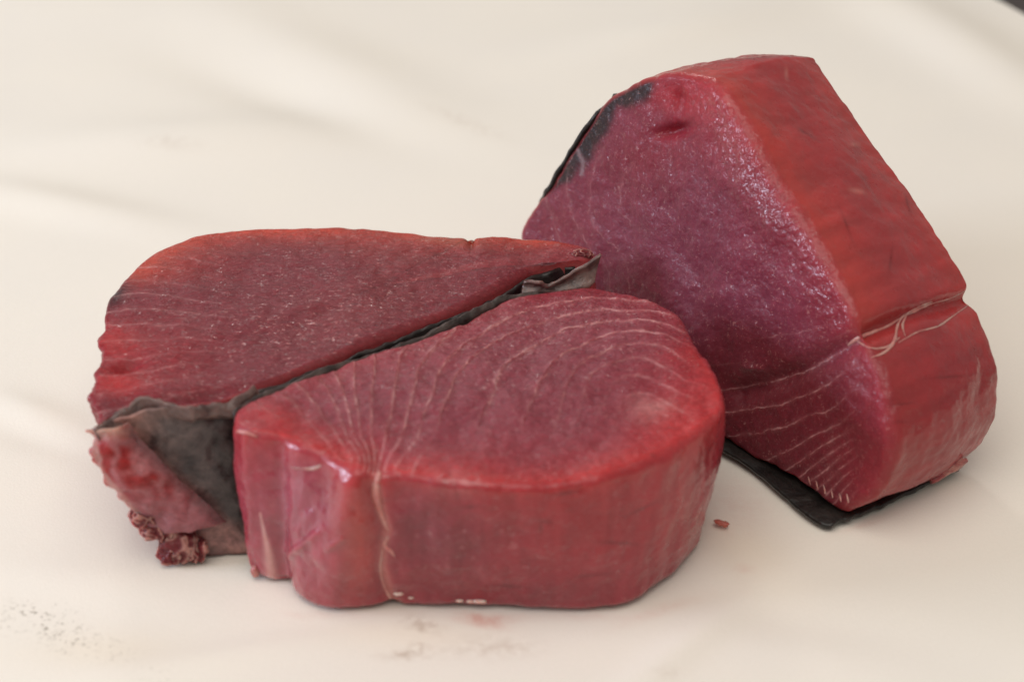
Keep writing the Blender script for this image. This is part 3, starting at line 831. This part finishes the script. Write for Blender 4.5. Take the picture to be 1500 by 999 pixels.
    # crumpled shreds of tissue at its foot
    for k, (x, y, z, rx, ry, rz) in enumerate([(264, 792, .0045, 4.6, 3.0, 4.4), (288, 798, .0036, 3.0, 2.6, 3.2), (234, 768, .009, 4.4, 2.6, 3.2), (250, 806, .0026, 3.0, 2.4, 2.4), (212, 752, .013, 3.4, 2.2, 2.6)]):
        crumple('shred', on_z(float(x), float(y), z) + np.array([0, -0.0012, 0]), np.array([rx, ry, rz]) * MM, root, 90 + k)
    # pink scrap that closes the far end of the gap
    crumple('flesh_tip', on_z(853.0, 372.0, .0388), np.array([2.6, 1.3, 1.0]) * MM, root, 61)
    return st

def crumple(name, c, rads, parent, seed):
    nu, nv = 72, 48
    th = np.linspace(0.02, math.pi - 0.02, nv)[:, None]; ph = np.linspace(0, 2 * math.pi, nu, endpoint=False)[None]
    D = np.stack([np.sin(th) * np.cos(ph), np.sin(th) * np.sin(ph), np.cos(th) * np.ones_like(ph)], -1).reshape(-1, 3)
    wv = np.stack([fbm(D, 0.9, 2, seed + q) for q in range(3)], -1)
    rd = 1 - np.abs(fbm(D * [2.0, 2.0, 0.5] + 0.5 * wv, 1.3, 1, seed + 9)) * 1.6
    V = c + D * np.asarray(rads) * (0.72 + 0.42 * rd + 0.15 * wv[:, 0])[:, None]
    V[:, 2] = np.maximum(V[:, 2], 0.0003)
    cs = mixc(np.tile(srgb(118, 48, 52), (len(V), 1)), srgb(202, 152, 140), sstep(.72, 1, rd) * .8)
    F = [(i * nu + j, (i + 1) * nu + j, (i + 1) * nu + (j + 1) % nu, i * nu + (j + 1) % nu) for i in range(nv - 1) for j in range(nu)]
    F += [tuple(range(nu)), tuple((nv - 1) * nu + q for q in range(nu))[::-1]]
    one = np.ones(len(V))
    return mesh_obj(name, V, F, M_back, parent, attrs=dict(col=cs, field=one * .5, fgrad=one, fstr=one * 0, fleck=one * .2, rough=one * .3, relief=one * .8))

def tubes(name, pts, r, mat, parent, seed=0):
    C = catmull(pts, 6, False); n = len(C); ns = 8
    tan = np.gradient(C, axis=0); tan /= np.linalg.norm(tan, axis=1)[:, None] + 1e-12
    ref = np.array([0.3, -0.8, 0.5]); s = np.cross(tan, ref); s /= np.linalg.norm(s, axis=1)[:, None] + 1e-9
    u = np.cross(s, tan); V = []
    w = 1 + 0.35 * fbm(C, 0.003, 2, seed)
    for i in range(n):
        e = r * w[i] * (0.35 + 0.65 * math.sin(math.pi * min(max(i / (n - 1), 0.08), 0.92)))
        for a in range(ns):
            t = 2 * math.pi * a / ns
            V.append(C[i] + s[i] * e * math.cos(t) + u[i] * e * 0.6 * math.sin(t))
    V = np.array(V); V[:, 2] = np.maximum(V[:, 2], 0.0003)
    F = [(i * ns + a, i * ns + (a + 1) % ns, (i + 1) * ns + (a + 1) % ns, (i + 1) * ns + a) for i in range(n - 1) for a in range(ns)]
    F += [tuple(range(ns))[::-1], tuple((n - 1) * ns + a for a in range(ns))]
    return mesh_obj(name, V, F, mat, parent)


# ================================================================== standing steak
def right_steak():
    G0 = on_z(1222.0, 766.0); G1 = on_z(1062.0, 658.0); GB = on_z(1412.0, 684.0)
    along = (G1 - G0) / np.linalg.norm(G1 - G0)
    nout = np.array([along[1], -along[0], 0.0])          # horizontal, out of the cut face
    if nout @ np.array([-1.0, -0.5, 0]) < 0: nout = -nout
    T_ = 12.0
    nf = nout * math.cos(math.radians(T_)) + np.array([0, 0, 1.0]) * math.sin(math.radians(T_))
    thick = abs((GB - G0) @ nout)
    print('standing steak thickness', thick)
    B0 = G0 - nout * thick
    root = thing('tuna_steak', 'tall tuna steak standing on its dark skin, purple cut face and red side', 'tuna', (G0 + B0) / 2 + along * 0.02, 'chunks of raw tuna on the paper')
    ctrl = [
        (1226, 754, 1374, 692), (1192, 728, 0, 0), (1158, 703, 0, 0), (1100, 674, 0, 0), (1056, 648, 0, 0), (960, 584, 0, 0), (860, 500, 0, 0), (792, 424, 0, 0),
        (764, 350, 0, 0), (784, 301, 0, 0), (808, 272, 0, 0), (840, 218, 990, 172), (868, 176, 1016, 132), (894, 143, 1038, 110), (926, 126, 1062, 98), (962, 111, 1092, 90),
        (1000, 105, 1145, 83), (1034, 109, 1189, 84), (1046, 118, 1196, 88), (1060, 133, 1210, 111), (1090, 180, 1238, 149), (1122, 235, 1281, 208), (1164, 302, 1324, 266), (1209, 374, 1378, 341), (1245, 446, 1414, 402),
        (1262, 496, 1425, 440), (1290, 540, 1447, 498), (1303, 584, 1456, 550), (1310, 644, 1456, 606), (1303, 694, 1441, 640), (1280, 734, 1418, 664), (1260, 745, 1398, 682)]
    top = np.array([on_plane(float(c[0]), float(c[1]), G0, nf) for c in ctrl]); bot = []
    for c, t in zip(ctrl, top):
        if c[2]: bot.append(on_plane(float(c[2]), float(c[3]), B0, nf))
        else: bot.append(t - nout * thick)
    bot = np.array(bot)
    lift = 0.0022
    top[:, 2] = np.maximum(top[:, 2], lift); bot[:, 2] = np.maximum(bot[:, 2], lift)
    ct = on_plane(1060.0, 420.0, G0, nf); cb = ct - nout * thick
    def rfn(st, r):
        a = np.full(NC, 0.0015)
        a[st.ctl[16]:] = 0.0034
        k = np.ones(41) / 41
        return np.convolve(np.concatenate([a[-20:], a, a[:20]]), k, 'valid')
    st = Steak(top, bot, ct, cb, r_fn=rfn, r_bot=0.0012, bulge=0.0012, seed=3, cap_rows=120)
    px = project(st.P); t1 = np.clip(st.topw, 0, 1); side = 1 - t1
    amt = 0.0012 * fbm(st.P, 0.026, 2, 41) + 0.00035 * fbm(st.P, 0.006, 3, 42)
    # the seam between the two muscles: furrow across the red side, dent on the face
    sm = [(1244, 500), (1290, 478), (1330, 462), (1370, 452), (1424, 436)]
    ds = poly_dist(px, sm)
    rs = st.between(17, 31)
    amt -= rs * side * 0.0020 * np.exp(-(ds / 12) ** 2)
    amt += rs * side * 0.0012 * blob(px, 1400, 560, 60, 90)
    amt -= t1 * 0.0022 * np.exp(-(poly_dist(px, [(1250, 500), (1180, 540), (1080, 575)]) / 16) ** 2)
    amt -= t1 * 0.0024 * blob(px, 985, 192, 22, 9, -15)
    amt -= t1 * 0.0012 * blob(px, 993, 150, 8, 22)
    amt += t1 * 0.0012 * blob(px, 1120, 300, 26, 80, -33)
    strip = np.exp(-(poly_dist(px, [(1050, 150), (1085, 230), (1140, 320), (1200, 410), (1225, 460)]) / 24) ** 2)
    amt += t1 * strip * 0.00016 * fbm(st.P, 0.0014, 2, 47) + t1 * 0.00005 * fbm(st.P, 0.0014, 2, 48) + t1 * 0.0006 * blob(px, 1100, 540, 14, 5, 10)
    lines = [(0, [(1250, 497), (1205, 527), (1140, 556), (1060, 572)]), (1, [(1266, 527), (1232, 548), (1190, 575), (1152, 590), (1066, 605)]), (2, [(1230, 590), (1180, 610), (1120, 632), (1064, 640)]),
             (3, [(1228, 622), (1180, 645), (1128, 672), (1110, 678)]), (4, [(1226, 640), (1190, 662), (1150, 690)]), (5, [(1228, 655), (1200, 675), (1166, 701)]), (6, [(1232, 668), (1208, 688), (1180, 709)]),
             (7, [(1238, 680), (1216, 698), (1195, 717)]), (8, [(1244, 690), (1224, 708), (1208, 725)]), (9, [(1252, 700), (1234, 718), (1222, 735)]), (10, [(1262, 712), (1246, 728), (1238, 742)]),
             (-2, [(1240, 470), (1140, 492), (1000, 500)]), (-5, [(1160, 380), (1030, 400), (920, 400), (870, 330), (880, 230), (950, 150)]), (-7, [(800, 290), (820, 350), (860, 420)]), (-6, [(832, 280), (850, 335), (890, 395)]), (-3.5, [(980, 290)])]
    field = Field(lines)
    strg = 0.75 * sstep(520, 570, px[:, 1]) * (1 - sstep(1215, 1262, px[:, 0])) + 0.42 * blob(px, 860, 330, 90, 110) + 0.7 * np.exp(-(poly_dist(px, [(1250, 497), (1205, 527), (1140, 556)]) / 9) ** 2) + 0.4 * np.exp(-(poly_dist(px, [(1230, 487), (1150, 492), (1080, 480)]) / 9) ** 2)
    strg = np.clip(strg, 0, .9) * sstep(.4, 1, st.topw)
    F, g, s = field_attrs(px, field, st.P, strg, st.topw > 0.3)
    dmm = np.abs(F - np.round(F)) / g
    amt += s * 0.0001 * np.exp(-(dmm / 0.6) ** 2)
    st.displace(amt)
    st.P[:, 2] = np.maximum(st.P[:, 2], 0.0006)
    px = project(st.P); n = fbm(st.P, 0.02, 3, 49)
    maroon, red, purple = srgb(124, 48, 58), srgb(186, 66, 62), srgb(136, 58, 76)
    col = np.tile(purple, (len(st.P), 1))
    col = mixc(col, srgb(146, 50, 62), 0.8 * blob(px, 960, 220, 90, 60, -20) + .5 * blob(px, 820, 340, 60, 60))
    col = mixc(col, maroon, sstep(430, 560, px[:, 1] + 30 * n))  # lower face darker: shade beside the front steak painted in
    rim = np.exp(-np.clip(st.edge - 0.002, 0, None) / 0.009) * st.between(16, 31, 20)
    col = mixc(col, srgb(172, 60, 72), t1 * rim * 0.9)  # redder ridge: fresh meat, with edge glow put into the colour
    col = mixc(col, srgb(186, 58, 66), t1 * (0.9 * blob(px, 1000, 140, 70, 34, 10) + .4 * blob(px, 1080, 200, 50, 50)))
    col = mixc(col, srgb(150, 30, 40), t1 * .8 * blob(px, 985, 192, 24, 9, -15))
    dk = poly_dist(px, [(775, 318), (800, 278), (842, 214), (868, 172), (894, 140), (930, 122)])
    dn = fbm(st.P, 0.008, 3, 55)
    dkm = 1 - sstep(17, 38, dk + 10 * dn + 26 * sstep(255, 300, px[:, 1]))
    col = mixc(col, srgb(44, 36, 36), dkm * 0.94 * t1)
    col = mixc(col, srgb(160, 130, 134), 0.8 * t1 * np.exp(-(poly_dist(px, [(846, 220), (854, 238), (852, 256)]) / 3) ** 2))
    sc = np.tile(srgb(182, 66, 68), (len(st.P), 1))
    depth = np.clip(-st.edge, 0, 1) / thick
    sc = mixc(sc, srgb(190, 70, 64), 0.95 * np.exp(-(depth / 0.24) ** 2) + 0.6 * sstep(.72, 1.0, depth))
    sc = mixc(sc, srgb(166, 62, 66), .7 * np.exp(-((depth - .5) / .16) ** 2))
    sc = mixc(sc, srgb(160, 52, 58), .7 * sstep(470, 530, px[:, 1]))
    sc = mixc(sc, srgb(160, 36, 36), rs * .55 * np.exp(-(ds / 10) ** 2))
    col = col * t1[:, None] + sc * side[:, None]
    for cx, cy, rx, ry, an in [(1305, 380, 2, 18, 8), (1240, 330, 2, 22, -20), (1180, 195, 14, 2, 30), (1390, 552, 30, 1.8, -4), (1320, 592, 16, 1.8, -6), (1316, 618, 12, 1.8, 0), (1330, 300, 2, 16, -15)]:
        col = mixc(col, srgb(100, 28, 32), 0.5 * blob(px, cx, cy, rx, ry, an) * side)
    streak = fbm((st.P - G0) @ np.stack([nout * 0.15, along, [0, 0, 1.0]], -1), 0.0035, 3, 67)
    col = col * (1 + 0.15 * streak * side)[:, None]
    col = mixc(col, srgb(220, 140, 130), 0.5 * side * (blob(px, 1252, 212, 7, 3) + blob(px, 1256, 280, 12, 4, 10) + blob(px, 1152, 108, 2.5, 9)))
    fleck = t1 * (0.35 + 0.5 * blob(px, 1150, 420, 120, 90)) + .08
    rough = 0.34 + .03 * n + 0.06 * t1 - 0.10 * t1 * blob(px, 1120, 290, 40, 110, -33)
    wetm = np.clip(t1 * 0.5 * strip + 0.38 * side + 0.05 * t1 + 0.8 * blob(px, 1100, 540, 16, 6), 0, 1)
    relief = 0.22 + t1 * (0.6 + 1.6 * blob(px, 1110, 270, 34, 110, -33))
    mesh_obj('flesh', st.P, st.polys(), M_right, root, attrs=dict(col=col, field=F, fgrad=g, fstr=s, fleck=fleck, rough=rough, relief=relief, wet=wetm))
    bv = st.bvh()
    S = lambda pix, r, k: strand('seam', bv, pix, [x * 0.62 * MM for x in r], M_fat, root, k, 0.40, 0.45)
    S([(1418, 424), (1390, 438), (1362, 446), (1340, 456), (1322, 464), (1314, 480), (1310, 500), (1296, 516), (1276, 524)], [.2, .4, .5, .55, .45, .5, .6, .45, .2], 1)
    S([(1366, 442), (1345, 450), (1325, 462), (1300, 478), (1280, 486), (1256, 496), (1242, 506)], [.2, .4, .4, .5, .6, .8, .3], 2)
    S([(1420, 446), (1392, 466), (1374, 478), (1345, 486), (1330, 494), (1316, 502)], [.2, .35, .45, .4, .45, .2], 3)
    S([(1330, 458), (1322, 476), (1326, 492)], [.3, .5, .2], 4)
    S([(1256, 500), (1276, 510), (1300, 508), (1318, 494)], [.3, .4, .5, .3], 5)
    for k, (x, y) in enumerate([(1198, 719), (1209, 725), (1220, 731), (1232, 737), (1243, 738), (1187, 713)]):
        strand('tendon', bv, [(x - 3, y - 15), (x - 1, y - 8), (x, y - 2)], [.1 * MM, .26 * MM, .2 * MM], M_fat, root, 20 + k, 0.4)
    # dark skin under the foot: it lies on the paper and laps out past the flesh
    outer = catmull([on_z(float(a), float(b), z) for a, b, z in [(1030, 644, .002), (1056, 660, .0016), (1096, 684, .0014), (1150, 729, .0013), (1180, 755, .0012), (1210, 771, .0012), (1234, 764, .0012), (1264, 752, .0012), (1302, 736, .0012), (1358, 709, .0013), (1404, 687, .0015)]], 9, False)
    inner = catmull([on_z(float(a), float(b), z) for a, b, z in [(1046, 628, .0012), (1080, 648, .0012), (1118, 668, .0012), (1166, 700, .0012), (1196, 722, .0012), (1222, 736, .0012), (1244, 735, .0012), (1268, 724, .0012), (1302, 706, .0012), (1350, 684, .0012), (1390, 664, .0012)]], 9, False)
    rag = fbm(outer, 0.004, 3, 61); outer = outer + np.outer(rag, [0.0006, -0.0006, 0])
    sheet('skin', np.array([inner + (outer - inner) * v + np.array([0, 0, 0.0004 * math.sin(v * 3.1)]) for v in np.linspace(0, 1, 12)]), 0.0009, M_skin, root, 24, 0.0003)
    fa = catmull([on_z(float(a), float(b), z) for a, b, z in [(1362, 707, .0015), (1388, 694, .002), (1406, 684, .003), (1416, 675, .0055)]], 8, False)
    fb = catmull([on_z(float(a), float(b), z) for a, b, z in [(1358, 700, .003), (1376, 686, .0045), (1392, 676, .0062), (1404, 669, .0070)]], 8, False)
    sheet('skin_flap', np.array([fb + (fa - fb) * v + np.array([0.0008, -0.0012, 0.0006]) * math.sin(v * 3.1) for v in np.linspace(0, 1, 9)]), 0.0010, M_torn, root, 26, 0.0005)
    side_sheet(st, 9, 13, 'skin', M_skin, root, off=0.0002, thick=0.0009, top_fn=lambda t: -0.0004 + 0.003 * sstep(.75, 1, t) + 0.002 * sstep(.2, 0, t), rows=26, step=3, seed=25, ripple=0.0005)
    return st
back = back_steak()
right = right_steak()

# ================================================================== scrap on the paper
def scrap(px, py, rx, ry, label, ang, seed):
    c = on_z(float(px), float(py), 0.0008)
    o = lump('tuna_scrap', (0, 0, 0), (rx * MM, ry * MM, 0.6 * MM), M_scrap, None, seed, 0.3)
    o.location = c; o.rotation_euler = (0, 0, ang)
    o['label'] = label; o['category'] = 'scrap'
scrap(1057, 766, 1.9, 0.9, 'tiny reddish brown scrap lying on paper between two steaks', -0.5, 3)
